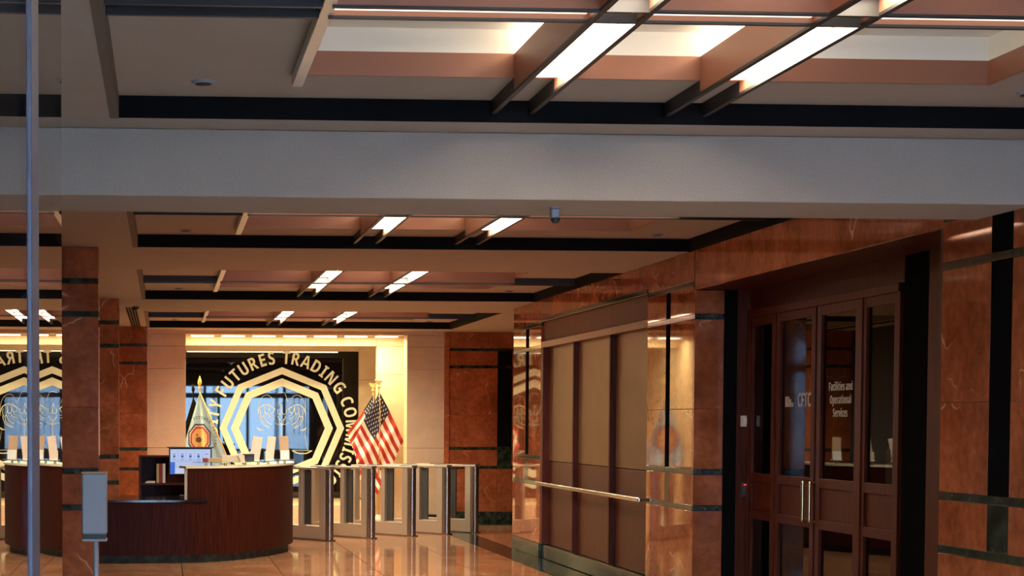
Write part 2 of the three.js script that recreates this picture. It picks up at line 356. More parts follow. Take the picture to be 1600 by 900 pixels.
// handrail
{
  const t = thing('handrail', 'polished metal handrail along the bronze panelled wall', 'handrail', [XR - 0.05, 0.87, 19.8]);
  part(t, 'rail', bx(XR - 0.07, XR - 0.035, 0.85, 0.895, 17.22, 22.11, 0.012), M.chrome);
  for (const d of [17.5, 18.77, 20.47, 21.9]) part(t, 'bracket', bx(XR - 0.05, XR + 0.085, 0.852, 0.872, d - 0.012, d + 0.012, 0.004), M.chrome);
}

// ------------------------------------------------------------------ far wall: beige stone flanks, recess, marble end walls
{
  const w = struct('wall_back', 'beige stone wall with a lit recess');
  const rows = [[0, 0.12], [0.12, 1.17], [1.17, 2.41], [2.41, 2.76], [2.76, 2.944]];
  for (const [a, b] of [[-0.25, 0.35], [3.83, 4.42]]) for (const [y0, y1] of rows) part(w, 'stone_panel', bx(a, b, y0 + 0.002, y1 - 0.002, DFAR, DFAR + 0.4, 0.003), y1 < 0.2 ? M.green : M.beige);
  for (const [a, b] of [[-0.25, 1.1], [1.1, 2.1], [2.1, 3.1], [3.1, 4.42]]) part(w, 'stone_panel', bx(a + 0.001, b - 0.001, 2.945, 2.999, DFAR, DFAR + 0.4, 0.002), M.beige);
  // recess: second wall plane with a wide opening, platform, back plane with dark glass
  for (const [y0, y1] of [[0.0, 1.13], [1.13, 2.35], [2.35, 2.812]]) part(w, 'stone_panel', bx(3.47, 5.2, y0 + 0.002, y1 - 0.002, 31.2, 31.35, 0.003), M.beige);
  for (const [a, b] of [[-0.6, 1.2], [1.2, 2.35], [2.35, 3.47], [3.47, 5.2]]) part(w, 'stone_panel', bx(a + 0.001, b - 0.001, 2.814, 2.96, 31.2, 31.35, 0.003), M.beige);
  for (const [y0, y1] of [[0.22, 1.12], [1.12, 2.33], [2.33, 2.97]]) part(w, 'stone_panel', bx(3.48, 5.2, y0 + 0.002, y1 - 0.002, 34.2, 34.35, 0.003), M.beige);
  for (const [a, b] of [[-0.6, 1.54], [1.54, 2.685], [2.685, 3.48]]) part(w, 'stone_panel', bx(a + 0.001, b - 0.001, 2.836, 2.97, 34.17, 34.35, 0.003), M.beige);
  for (const [a, b] of [[30.5, 31.2], [31.35, 32.8], [32.8, 34.35]]) for (const [y0, y1] of [[0, 1.17], [1.17, 1.95], [1.95, 2.41], [2.41, 2.97]]) part(w, 'stone_panel', bx(0.18, 0.30, y0 + 0.002, y1 - 0.002, a + 0.001, b - 0.001, 0.003), M.beige);
  part(w, 'recess_side', bx(5.2, 5.35, 0, 3.0, 30.5, 34.35), M.beige);
  part(w, 'recess_ceiling', bx(-0.6, 5.35, 2.97, 3.1, 30.5, 34.4), M.white);
  part(w, 'back_core', bx(XL - 0.4, XOUT + 0.3, -0.03, 3.42, 34.4, 36), M.joint);
  // marble end walls
  clad(w, 'd', DFAR, 0.03, [[4.50, 5.27], [5.27, 5.5, 'black'], [5.5, 6.7], [6.7, 8.0]]);
  part(w, 'corner_strip', bx(4.42, 4.50, 0, 2.998, DFAR - 0.02, DFAR + 0.4, 0.003), M.marble);
  part(w, 'end_core', bx(4.45, XOUT, 0, 3.42, DFAR + 0.03, DFAR + 0.4), M.joint);
  part(w, 'end_core', bx(XL - 0.3, 0.34, -0.03, 3.42, DFAR + 0.2, DFAR + 0.39), M.joint);
}
// dark glass wall that carries the emblem
{
  const w = struct('window_1', 'dark glass wall behind the platform');
  for (const [a, b] of [[0.30, 1.54], [1.54, 2.685], [2.685, 3.48]]) part(w, 'pane', bx(a + 0.002, b - 0.002, 0.225, 2.832, 34.2, 34.22), M.darkGlass);
}
// cove lamps behind the header of the recess
for (let i = 0; i < 7; i++) {
  const x = 0.62 + i * 0.49, len = 0.36;
  const t = thing('cove_lamp', 'short fluorescent lamp in the row above the recess opening', 'lamp', [x, 2.945, 30.62], 'cove lamps above the recess opening');
  part(t, 'tube', (() => { const q = new THREE.CylinderGeometry(0.018, 0.018, len, 10); q.rotateZ(Math.PI / 2); q.translate(x, 2.945, -30.62); return q.toNonIndexed(); })(), M.cove, 'glowing tube');
  for (const s of [-1, 1]) part(t, 'socket', bx(x + s * (len / 2 + 0.012) - 0.012, x + s * (len / 2 + 0.012) + 0.012, 2.925, 2.972, 30.6, 30.64), M.ivory);
}
areaLight(2.09, 2.92, 30.66, 3.4, 0.06, [0, -1, -0.08], lin(1, 0.82, 0.42), LAMP.cove * 2.9);
{
  const t = thing('cove_strip', 'long warm light strip hidden above the glass emblem', 'lamp', [1.9, 2.95, 31.6]);
  part(t, 'housing', bx(0.4, 3.4, 2.95, 2.97, 31.5, 31.62), M.ivory);
  part(t, 'diffuser', bx(0.42, 3.38, 2.942, 2.95, 31.52, 31.60), M.cove, 'glowing strip');
  areaLight(1.9, 2.93, 31.56, 2.9, 0.07, [0, -1, -0.8], lin(1, 0.9, 0.58), LAMP.cove * 0.4);
}

// ------------------------------------------------------------------ left wall with three piers
{
  const w = struct('wall_left', 'dark panelled wall with red marble piers');
  part(w, 'core', bx(XL - 0.4, XL - 0.02, -0.03, 3.42, DSHOP - 0.3, 36), M.joint);
  for (let i = 0; i < 15; i++) part(w, 'wall_panel', bx(XL - 0.02, XL, 0, 2.998, -1.0 + i * 2.07, -1.0 + (i + 1) * 2.07 - 0.006, 0.002), M.wallPanel);
  for (const [d, x1, th] of [[15.85, -0.53, 0.3], [22.4, -0.512, 0.3], [28.9, -0.24, 1.2]]) {
    clad(w, 'd', d, 0.03, [[XL, x1]]);
    clad(w, 'x', x1, -0.03, [[d + 0.03, d + th]]);
    part(w, 'pier_core', bx(XL, x1 - 0.03, 0, 2.998, d + 0.03, d + th), M.joint);
  }
}

// ------------------------------------------------------------------ street front behind the camera (seen in the dark glass)
{
  const w = struct('window_2', 'glazed street front of the lobby');
  const xs = [0.75, 1.5, 2.0, 3.05, XR];
  part(w, 'solid_bay', bx(XL, 0.70, 0, 3.05, DSHOP - 0.25, DSHOP), M.wallPanel);
  for (let i = 0; i < xs.length - 1; i++) {
    part(w, 'pane', bx(xs[i] + 0.05, xs[i + 1] - 0.05, 0.1, 2.45, DSHOP - 0.06, DSHOP - 0.05), M.pane);
    part(w, 'pane', bx(xs[i] + 0.05, xs[i + 1] - 0.05, 2.63, 2.998, DSHOP - 0.06, DSHOP - 0.05), M.pane);
  }
  for (const x of xs) part(w, 'mullion', bx(x - 0.05, x + 0.05, 0, 3.05, DSHOP - 0.12, DSHOP), M.rail);
  part(w, 'transom', bx(0.75, XR, 2.45, 2.63, DSHOP - 0.1, DSHOP - 0.01), M.rail);
  part(w, 'sill', bx(0.75, XR, 0, 0.1, DSHOP - 0.1, DSHOP - 0.01), M.rail);
  part(w, 'head', bx(XL - 0.4, XOUT, 2.998, 3.6, DSHOP - 0.3, DSHOP), M.joint);
  const g = struct('ground', 'pavement and street outside');
  part(g, 'pavement', bx(-40, 40, -0.3, -0.05, -50, DSHOP - 0.3), M.pavement);
}

// ------------------------------------------------------------------ glass partition beside the camera
{
  const t = thing('glass_partition', 'clear glass partition edge mirroring the lobby beside the entrance', 'glass partition', [-0.17, 0, 2.4]);
  part(t, 'glass_pane', bx(-0.172, -0.170, 0.06, 2.9, 0.9, 2.47), M.sideGlass);
  const g = bx(-0.001, 0.001, 0.06, 2.9, 0, 0.56);
  g.rotateY(-0.0078); g.translate(-0.172, 0, -2.63);
  part(t, 'glass_pane', g, M.sideGlass);
  part(t, 'edge_post', bx(-0.181, -0.1665, 0, 2.92, 2.47, 2.61, 0.003), M.postMetal, 'slim metal edge post');
  part(t, 'floor_shoe', bx(-0.20, -0.145, 0, 0.06, 0.9, 3.2, 0.004), M.steel);
}
// ------------------------------------------------------------------ office doors in the niche
{
  const X0 = XDOOR - 0.02, X1 = XDOOR + 0.03, D = [12.38, 13.06, 13.97, 14.95, 15.62];
  const w = struct('trim_2', 'mahogany door surround in the niche');
  part(w, 'header_panel', bx(XDOOR, XDOOR + 0.05, 2.50, 2.672, D[0] - 0.03, 15.65, 0.003), M.wood);
  part(w, 'header_rail', bx(XDOOR - 0.03, XDOOR + 0.05, 2.44, 2.50, D[0], 15.65, 0.004), M.wood);
  for (const d of [D[0] - 0.005, D[1], D[3], D[4]]) part(w, 'post', bx(XDOOR - 0.03, XDOOR + 0.05, 0, 2.44, d - 0.03, d + 0.035, 0.004), M.wood);
  part(w, 'black_panel', bx(XDOOR, XDOOR + 0.05, 0, 2.672, 11.95, D[0] - 0.03, 0.003), M.inlay);
  part(w, 'side_panel', bx(XDOOR, XDOOR + 0.05, 0, 2.672, 10.63, 11.948, 0.003), M.wood);
  function leaf(o, a, b, st) {
    part(o, 'stile', bx(X0, X1, 0.01, 2.438, a, a + st, 0.004), M.wood); part(o, 'stile', bx(X0, X1, 0.01, 2.438, b - st, b, 0.004), M.wood);
    const rails = [[0.01, 0.2], [0.79, 0.86], [1.095, 1.165], [2.37, 2.438]];
    for (const [y0, y1] of rails) part(o, 'cross_rail', bx(X0 + 0.002, X1 - 0.002, y0, y1, a + st, b - st, 0.003), M.wood);
    part(o, 'pane', bx(X0 + 0.022, X0 + 0.028, 1.165, 2.37, a + st, b - st), M.doorGlass);
    part(o, 'pane', bx(X0 + 0.022, X0 + 0.028, 0.2, 0.79, a + st, b - st), M.doorGlass);
    part(o, 'middle_panel', bx(X0 + 0.018, X0 + 0.034, 0.86, 1.095, a + st, b - st, 0.002), M.wood);
  }
  const names = [['window_3', D[0], D[1], 0.05], ['door_1', D[1], D[2], 0.085], ['door_2', D[2], D[3], 0.085], ['window_4', D[3], D[4], 0.05]];
  const out = {};
  for (const [n, a, b, st] of names) {
    const o = struct(n, n[0] === 'd' ? 'mahogany door leaf with glass above and below a middle panel' : 'mahogany framed side light next to the doors'); out[n] = o;
    leaf(o, a + 0.036, b - 0.034 + (n === 'door_1' ? 0.032 : 0), st);
  }
  for (const [n, d] of [['door_2', 14.10], ['door_1', 13.945]]) {
    const x = X0 - 0.05;
    part(out[n], 'pull_handle', tube([V(X0 + 0.002, 1.135, d), V(x + 0.012, 1.137, d), V(x, 1.12, d), V(x, 1.0, d), V(x, 0.86, d), V(x + 0.012, 0.843, d), V(X0 + 0.002, 0.845, d)], 0.011, 40, 10), M.brass, 'polished brass pull handle');
  }
  const font = await new FontLoader().loadAsync('fonts/droid/droid_sans_bold.typeface.json');
  function onGlass(o, text, d, y, size, wide = 1) {
    const g = new TextGeometry(text, { font, size, depth: 0.002, curveSegments: 3 }); g.computeBoundingBox();
    g.translate(-g.boundingBox.max.x / 2, 0, 0); g.scale(wide, 1, 1); g.rotateY(-Math.PI / 2); g.translate(X0 + 0.021, y, -d);
    part(o, 'lettering', g.index ? g.toNonIndexed() : g, M.letter, 'pale lettering on the glass');
  }
  onGlass(out.door_2, 'CFTC', 14.30, 1.70, 0.105, 0.9);
  for (let i = 0; i < 4; i++) part(out.door_2, 'logo_bar', bx(X0 + 0.019, X0 + 0.021, 1.70, 1.78 - [0, 0.0, 0.02, 0.045][i], 14.70 - i * 0.05, 14.74 - i * 0.05), M.letter);
  onGlass(out.door_1, 'Facilities and', 13.52, 1.81, 0.06, 0.92);
  onGlass(out.door_1, 'Operational', 13.52, 1.715, 0.06, 0.92);
  onGlass(out.door_1, 'Services', 13.52, 1.62, 0.06, 0.92);
  // inside the dark office
  const c = thing('office_counter', 'low dark counter inside the office behind the glass doors', 'counter', [5.9, 0, 13.4]);
  part(c, 'body', bx(5.7, 6.2, 0, 1.0, 12.4, 15.3, 0.01), M.wood); part(c, 'top', bx(5.62, 6.25, 1.0, 1.04, 12.35, 15.35, 0.008), M.black);
  const k = thing('card_stand', 'white upright card standing on the office counter', 'card', [5.75, 1.04, 14.9]);
  part(k, 'card', bx(5.75, 5.76, 1.045, 1.37, 14.82, 14.98, 0.003), M.paperWhite); part(k, 'foot', bx(5.70, 5.80, 1.04, 1.048, 14.82, 14.98, 0.002), M.paperWhite);
  const v = thing('vase', 'white tapered vase on the office counter near the side light', 'vase', [5.8, 1.04, 13.1]);
  const lg = new THREE.LatheGeometry([[0, 0], [0.03, 0], [0.032, 0.05], [0.045, 0.3], [0.055, 0.36], [0.05, 0.36], [0.03, 0.05], [0, 0.04]].map((p) => new THREE.Vector2(...p)), 20); lg.translate(5.8, 1.04, -13.1);
  part(v, 'body', lg.toNonIndexed(), M.paperWhite);
}
// small devices on the timber reveal beside the doors
{
  const t = thing('wall_switch', 'small cream switch plate on the dark timber reveal', 'switch', [4.805, 1.59, 15.64]);
  const pl = part(t, 'plate', bx(4.772, 4.84, 1.545, 1.635, 15.635, 15.65, 0.004), M.ivory); part(pl, 'rocker', bx(4.79, 4.822, 1.565, 1.615, 15.628, 15.636, 0.002), M.paperWhite);
  const r = thing('card_reader', 'black card reader with red light on the timber reveal', 'card reader', [4.815, 1.03, 15.64]);
  const rh = part(r, 'housing', bx(4.785, 4.845, 0.96, 1.085, 15.625, 15.65, 0.006), M.plasticDark); part(rh, 'indicator', bx(4.80, 4.83, 1.058, 1.068, 15.62, 15.626), M.led, 'glowing red indicator');
}

// ------------------------------------------------------------------ reception desk
const deskCurve = new THREE.CatmullRomCurve3([[-0.82, 21.31], [-0.3, 21.32], [0.0, 21.34], [0.32, 21.39], [0.68, 21.58], [1.07, 22.12], [1.38, 22.75], [1.56, 23.4], [1.62, 24.0], [1.62, 24.6]].map(([x, d]) => new THREE.Vector3(x, 0, d)), false, 'centripetal');
const deskPts = deskCurve.getPoints(120);
function curvePrism(x0, x1, off, thick, y0, y1, lastD = 99) {        // a wall that follows the desk front, set back by off
  const pts = [];
  for (let i = 0; i < deskPts.length; i++) {
    const p = deskPts[i], a = deskPts[Math.max(0, i - 1)], b = deskPts[Math.min(deskPts.length - 1, i + 1)];
    if (p.x < x0 - 0.004 || (p.x > x1 + 0.004) || p.z > lastD) continue;
    const tx = b.x - a.x, td = b.z - a.z, l = Math.hypot(tx, td), nx = -td / l, nd = tx / l;
    pts.push([p.x + nx * off, p.z + nd * off, p.x + nx * (off + thick), p.z + nd * (off + thick)]);
  }
  const s = new THREE.Shape(); pts.forEach(([x, d], i) => (i ? s.lineTo(x, d) : s.moveTo(x, d))); [...pts].reverse().forEach(([, , x, d]) => s.lineTo(x, d)); s.closePath();
  const g = new THREE.ExtrudeGeometry(s, { depth: y1 - y0, bevelEnabled: false }); g.rotateX(-Math.PI / 2); g.translate(0, y0, 0);
  return metreUV(g.index ? g.toNonIndexed() : g, 1.3, 0.4);
}
function onCurve(x, off) { let best = deskPts[0]; for (const p of deskPts) if (Math.abs(p.x - x) < Math.abs(best.x - x)) best = p; return [x, best.z + off]; }
{
  const t = thing('reception_desk', 'curved dark mahogany reception desk beside the turnstiles', 'desk', [0.4, 0, 22.6]);
  part(t, 'high_front', curvePrism(0.27, 1.63, 0.0, 0.10, 0.09, 1.055), M.deskWood, 'curved dark wood front');
  part(t, 'front_edge', bx(0.235, 0.272, 0.70, 1.055, 21.39, 21.52, 0.003), M.ivory, 'cream end edge');
  part(t, 'toe_kick', curvePrism(-0.82, 1.63, 0.06, 0.05, 0, 0.09), M.stoneMatte, 'greenish stone toe kick');
  part(t, 'low_front', curvePrism(-0.82, 0.50, -0.012, 0.04, 0.09, 0.682), M.deskWood);
  part(t, 'work_top', curvePrism(-0.82, 0.50, -0.03, 0.7, 0.682, 0.705), M.black, 'black stone work top');
  part(t, 'counter_top', curvePrism(0.25, 1.63, -0.015, 0.34, 1.055, 1.078), M.ivory, 'cream counter top');
  part(t, 'inner_panel', curvePrism(0.6, 1.63, 0.30, 0.03, 0.0, 1.055), M.wood);
  const gs = part(t, 'glass_shelf', curvePrism(0.42, 1.58, -0.03, 0.3, 1.112, 1.122), M.shelfGlass, 'clear glass shelf');
  for (const x of [0.5, 0.72, 0.95, 1.12, 1.25, 1.38, 1.48]) { const [px, pd] = onCurve(x, 0.05); part(t, 'standoff', cyl(px - 0.02, 1.078, 1.112, pd, 0.014), M.brass); }
  // low cabinet behind
  const c = thing('back_cabinet', 'dark open shelf cabinet behind the reception desk', 'cabinet', [0, 0, 23.7]);
  part(c, 'side_panel', bx(-0.30, -0.27, 0, 1.14, 23.5, 24.0, 0.003), M.wood); part(c, 'side_panel', bx(0.45, 0.48, 0, 1.14, 23.5, 24.0, 0.003), M.wood);
  part(c, 'back_panel', bx(-0.27, 0.45, 0, 1.14, 23.97, 24.0), M.wood);
  part(c, 'top', bx(-0.30, 0.48, 1.14, 1.16, 23.5, 24.0, 0.003), M.wood);
  for (const y of [0.1, 0.45, 0.80]) part(c, 'shelf', bx(-0.27, 0.45, y, y + 0.025, 23.52, 23.97, 0.002), M.wood);
  [[M.paperTan, 'tan ring binder between the cabinet side and the red binder'], [M.red, 'dark red ring binder on the cabinet shelf'], [M.paperWhite, 'cream ring binder beside the red binder on the shelf']].forEach(([m, label], i) => {
    const x = -0.085 + i * 0.038, b = thing('binder', label, 'binder', [x + 0.018, 0.825, 23.7], 'binders on the cabinet shelf');
    part(part(b, 'cover', bx(x, x + 0.034, 0.825, 1.06, 23.56, 23.8, 0.003), m), 'pages', bx(x + 0.004, x + 0.03, 0.835, 1.05, 23.59, 23.81), M.paperWhite);
  });
  const pp = thing('paper_stack', 'loose white papers on the cabinet shelf', 'paper', [-0.17, 0.825, 23.6]);
  part(pp, 'sheet', bx(-0.22, -0.10, 0.825, 0.838, 23.54, 23.75), M.paperWhite); part(pp, 'sheet', bx(-0.2, -0.1, 0.838, 0.848, 23.55, 23.72), M.paper);
  // monitor
  const m = thing('monitor', 'black framed monitor showing a white page on the reception desk', 'monitor', [0.315, 0.705, 22.4]);
  const hs = part(m, 'housing', bx(0.065, 0.565, 0.955, 1.27, 22.4, 22.44, 0.006), M.plasticDark);
  part(hs, 'top_edge', bx(0.045, 0.585, 1.268, 1.282, 22.385, 22.45, 0.003), M.plasticDark);
  const cv = document.createElement('canvas'); cv.width = 512; cv.height = 320; const q = cv.getContext('2d');
  q.fillStyle = '#c9d4fb'; q.fillRect(0, 0, 512, 320); q.fillStyle = '#b3c2f4'; q.fillRect(0, 155, 512, 12);
  q.fillStyle = '#2b5fe0'; q.fillRect(0, 168, 60, 150); q.fillStyle = '#dfe6ff'; q.fillRect(60, 250, 452, 70);
  for (let i = 0; i < 5; i++) { const x = 50 + i * 103; q.strokeStyle = '#a4b2e6'; q.lineWidth = 3; q.strokeRect(x - 48, 20, 96, 128); if (i < 4) { q.fillStyle = i ? '#24439a' : '#333d45'; q.fillRect(x - 14, 78, 28, 30); } q.fillStyle = '#5a6bb0'; q.fillRect(x - 22, 58, 44, 7); q.fillRect(x - 24, 128, 48, 6); }
  const tx = new THREE.CanvasTexture(cv); tx.colorSpace = THREE.SRGBColorSpace;
  const sg = new THREE.PlaneGeometry(0.468, 0.285); sg.translate(0.315, 1.112, -22.398);
  part(hs, 'screen', sg, std({ color: 0x050505, roughness: 0.25, emissive: 0xffffff, emissiveMap: tx, emissiveIntensity: 0.72 }), 'lit blue and white screen');
  part(m, 'stand', bx(0.28, 0.35, 0.715, 0.96, 22.43, 22.47, 0.006), M.plasticDark); part(m, 'foot', bx(0.19, 0.44, 0.705, 0.72, 22.3, 22.5, 0.004), M.plasticDark);
  const desk2 = part(t, 'inner_work_top', bx(-0.55, 0.56, 0.682, 0.7045, 22.0, 22.75, 0.003), M.black);
  // things on the counter
  let [x, d] = onCurve(0.56, 0.06);
  const b1 = thing('book', 'closed tan book lying on the glass counter shelf', 'book', [x, 1.122, d]);
  part(b1, 'cover', bx(x - 0.10, x + 0.10, 1.1225, 1.165, d, d + 0.16, 0.003), M.paperTan); part(b1, 'spine', bx(x - 0.115, x - 0.06, 1.1225, 1.166, d - 0.003, d + 0.163, 0.004), M.red);
  [x, d] = onCurve(0.79, 0.06);
  const b2 = thing('card_box', 'pale brown cardboard box on the glass counter shelf', 'box', [x, 1.122, d]);
  part(b2, 'carton', bx(x - 0.13, x + 0.13, 1.1225, 1.195, d, d + 0.13, 0.003), M.paper); { const g = bx(-0.025, 0.025, 0, 0.12, -0.002, 0.002); g.rotateZ(0.45); g.translate(x + 0.12, 1.11, -(d - 0.006)); part(b2, 'flap', g, M.ivory); }
  [x, d] = onCurve(0.985, 0.06);
  const b3 = thing('pen_tray', 'black pen tray on the glass counter shelf', 'tray', [x, 1.122, d]);
  part(b3, 'box', bx(x - 0.06, x + 0.06, 1.1225, 1.20, d + 0.05, d + 0.12, 0.004), M.plasticDark); part(b3, 'lip', bx(x - 0.075, x + 0.06, 1.195, 1.207, d + 0.03, d + 0.12, 0.003), M.plasticDark);
  const holders = [[1.05, 0.115, -0.10, 'leaning brochure holder next to the black pen tray', M.paper], [1.245, 0.10, -0.07, 'leaning brochure holder between the other two holders', M.paper], [1.46, 0.11, 0.03, 'clear-sided brochure holder at the curved end of the counter', M.paperTan]];
  holders.forEach(([hx, hw, lean, label, mat], i) => {
    const [px, pd] = onCurve(hx, 0.10), h = thing('brochure_holder', label, 'brochure holder', [px, 1.122, pd], 'brochure holders on the counter');
    const g = bx(-hw / 2, hw / 2, 0, 0.27, -0.008, 0.008, 0.003); g.rotateZ(-lean * -1.6); g.rotateX(-0.12); g.translate(px, 1.137, -pd); part(h, 'leaflets', g, mat);
    part(h, 'foot', bx(px - hw / 2, px + hw / 2, 1.1225, 1.135, pd - 0.05, pd + 0.05, 0.002), M.paperWhite);
    const pk = bx(-hw / 2, hw / 2, 0, 0.1, 0.012, 0.026, 0.002); pk.rotateX(-0.12); pk.translate(px, 1.137, -pd + 0.045); part(h, 'pocket', pk, i < 2 ? M.paper : M.paperWhite);
  });
}

// ------------------------------------------------------------------ turnstiles
{
  const labels = ['steel turnstile beside the curved end of the reception desk', 'second steel turnstile from the reception desk', 'middle steel turnstile of the row, in front of the flags', 'steel turnstile in front of the beige stone wall', 'steel turnstile in front of the red marble end wall'];
  const proto = new THREE.Group();
  const lp = (n, g, m, l) => { const q = shade(new THREE.Mesh(Array.isArray(g) ? merge(g) : g, m)); q.name = n; if (l) q.userData.label = l; proto.add(q); };
  lp('front_post', cyl(0, 0, 0.955, 0, 0.055, 0.055, 28), M.steelDark, 'dark polished round post');
  lp('post_plate', bx(0.045, 0.15, 0, 0.955, -0.05, 0.05, 0.006), M.steel);
  lp('top_rail', bx(-0.05, 1.15, 0.94, 0.972, -0.055, 0.055, 0.008), M.steel);
  lp('top_cap', bx(-0.055, 0.2, 0.972, 0.982, -0.05, 0.05, 0.003), M.plasticDark, 'black cap'); lp('top_cap', bx(0.62, 0.84, 0.972, 0.982, -0.05, 0.05, 0.003), M.plasticDark, 'black cap');
  lp('kick_panel', bx(0.12, 1.12, 0.015, 0.19, -0.045, 0.045, 0.005), M.steel);
  lp('middle_post', bx(0.49, 0.56, 0.19, 0.94, -0.045, 0.045, 0.005), M.steel);
  lp('barrier_panel', bx(0.36, 0.475, 0.20, 0.93, -0.012, 0.012, 0.003), M.smoked, 'dark glass barrier');
  lp('rear_post', bx(1.07, 1.15, 0, 0.94, -0.05, 0.05, 0.006), M.steel);
  lp('base_plate', bx(-0.06, 1.15, 0, 0.015, -0.06, 0.06, 0.003), M.steelDark);
  [2.2, 2.81, 3.43, 3.98, 4.44].forEach((x, i) => {
    const t = i ? proto.clone() : proto; t.name = numbered('turnstile'); scene.add(t);
    t.position.set(x, 0, -(25.35 + 0.81 * (x - 2.2))); t.rotation.set(0, Math.atan2(0.777, -0.63), 0);
    t.userData = { label: labels[i], category: 'turnstile', group: 'turnstiles across the lobby' };
  });
}

// ------------------------------------------------------------------ etched emblem on the dark glass
{
  const CXE = 2.111, CYE = 1.467, DE = 34.198, K = 1 / (4.735 * 87.72);
  const t = thing('glass_emblem', 'large pale octagonal seal with ring of lettering on dark glass', 'emblem', [CXE, CYE, DE]);
  const octa = (R, r) => { const s = new THREE.Shape(), h = new THREE.Path(); for (let i = 0; i <= 8; i++) { const a = i * Math.PI / 4 + Math.PI / 2; (i ? s.lineTo : s.moveTo).call(s, Math.cos(a) * R, Math.sin(a) * R * 0.975); (i ? h.lineTo : h.moveTo).call(h, Math.cos(a) * r, Math.sin(a) * r * 0.975); } s.holes.push(h); const g = new THREE.ExtrudeGeometry(s, { depth: 0.004, bevelEnabled: false }); g.translate(CXE, CYE, -DE); return g.toNonIndexed(); };
  part(t, 'octagon_frame', octa(1.113, 0.985), M.etched); part(t, 'octagon_frame', octa(0.912, 0.768), M.etched);
  const font = await new FontLoader().loadAsync('fonts/droid/droid_sans_bold.typeface.json');
  const size = 0.225, gap = 0.016, R0 = 1.145, adv = (ch) => (font.data.glyphs[ch]?.ha ?? 600) * size * 0.84 / font.data.resolution + gap;
  const put = (ch, ang) => { const g = new TextGeometry(ch, { font, size, depth: 0.004, curveSegments: 4 }); g.computeBoundingBox(); const b = g.boundingBox; g.translate(-(b.min.x + b.max.x) / 2, 0, 0); g.scale(0.84, 1, 1); g.translate(0, R0, 0); g.rotateZ(-ang); g.translate(CXE, CYE, -DE); part(t, 'letter', g.index ? g.toNonIndexed() : g, M.etched); };
  let a = -0.005; for (const ch of 'TRADING COMMISSION') { const w = adv(ch) / (R0 + 0.08); if (ch !== ' ') put(ch, a + w / 2); a += ch === ' ' ? w * 1.0 : w; }
  a = -0.09; for (const ch of [...'COMMODITY FUTURES'].reverse()) { const w = adv(ch) / (R0 + 0.08); if (ch !== ' ') put(ch, a - w / 2); a -= w; }
  // line drawing of the eagle with spread wings
  const E = (x, y) => new THREE.Vector3(CXE + (x - 523) * K, CYE + (611 - y) * K, -DE + 0.003);
  const half = [
    [[[346, 525], [346, 450], [365, 395], [400, 366], [440, 380], [462, 432]], 0.006],
    [[[344, 500], [360, 460], [396, 439], [436, 446], [474, 474]], 0.018],
    [[[366, 470], [362, 505], [372, 528], [388, 520], [394, 490], [392, 452]], 0.010], [[[394, 455], [396, 490], [410, 506], [424, 494], [426, 452]], 0.010], [[[428, 456], [432, 486], [445, 500], [460, 490], [466, 470]], 0.010],
    [[[364, 520], [366, 548], [384, 584], [432, 614]], 0.013], [[[376, 530], [384, 556], [404, 586], [436, 604]], 0.006], [[[390, 520], [400, 548], [422, 572], [446, 584]], 0.012], [[[404, 508], [414, 530], [432, 548], [456, 558]], 0.006], [[[420, 506], [430, 524], [446, 536], [466, 540]], 0.011], [[[440, 502], [452, 516], [470, 522]], 0.006],
    [[[338, 608], [360, 622], [384, 628]], 0.014], [[[340, 606], [352, 626], [372, 626]], 0.012],
  ];
  for (const [pts, r] of half) for (const m of [0, 1]) part(t, 'wing_line', tube(pts.map(([x, y]) => E(m ? 1042 - x : x, y)), r * 0.55, 20, 6), M.etched);
  for (const [pts, r] of [
    [[[487, 354], [512, 347], [538, 349], [552, 372], [560, 398], [572, 418]], 0.006], [[[492, 470], [492, 500], [508, 510], [520, 498], [520, 470]], 0.010], [[[522, 474], [526, 500], [540, 508], [554, 498], [554, 470]], 0.010], [[[508, 470], [516, 430], [524, 468]], 0.009],
    [[[494, 520], [500, 545], [521, 556], [542, 545], [548, 520]], 0.009], [[[504, 540], [506, 575], [521, 590], [536, 575], [538, 540]], 0.008], [[[521, 560], [522, 620], [521, 676]], 0.008], [[[470, 572], [496, 584], [546, 584], [574, 568]], 0.006],
    [[[600, 776], [640, 796], [700, 798], [746, 778]], 0.02], [[[600, 776], [670, 776], [746, 778]], 0.008], [[[690, 640], [700, 700], [715, 775]], 0.005],
  ]) part(t, 'body_line', tube(pts.map(([x, y]) => E(x, y)), r * 0.55, 20, 6), M.etched);
}

// ------------------------------------------------------------------ flags
function clothGeometry(fn, nu = 40, nv = 40) {
  const pos = [], uv = [], idx = [];
  for (let j = 0; j <= nv; j++) for (let i = 0; i <= nu; i++) { const u = i / nu, v = j / nv, p = fn(u, v); pos.push(p.x, p.y, p.z); uv.push(u, 1 - v); }
  for (let j = 0; j < nv; j++) for (let i = 0; i < nu; i++) { const a = j * (nu + 1) + i, b = a + 1, c = a + nu + 1, d = c + 1; idx.push(a, c, b, b, c, d); }
  const g = new THREE.BufferGeometry(); g.setAttribute('position', new THREE.Float32BufferAttribute(pos, 3)); g.setAttribute('uv', new THREE.Float32BufferAttribute(uv, 2)); g.setIndex(idx); g.computeVertexNormals(); return g;
}
function flagPole(t, x, d, top, base) {
  const pole = part(t, 'pole', cyl(x, base + 0.05, top, d, 0.013, 0.011, 14), M.gold, 'gilt pole');
  const lg = new THREE.LatheGeometry([[0, 0], [0.1, 0], [0.1, 0.02], [0.06, 0.045], [0.03, 0.09], [0, 0.09]].map((p) => new THREE.Vector2(...p)), 24); lg.translate(x, base, -d); part(t, 'base', lg.toNonIndexed(), M.ivory, 'pale round base'); return pole;
}
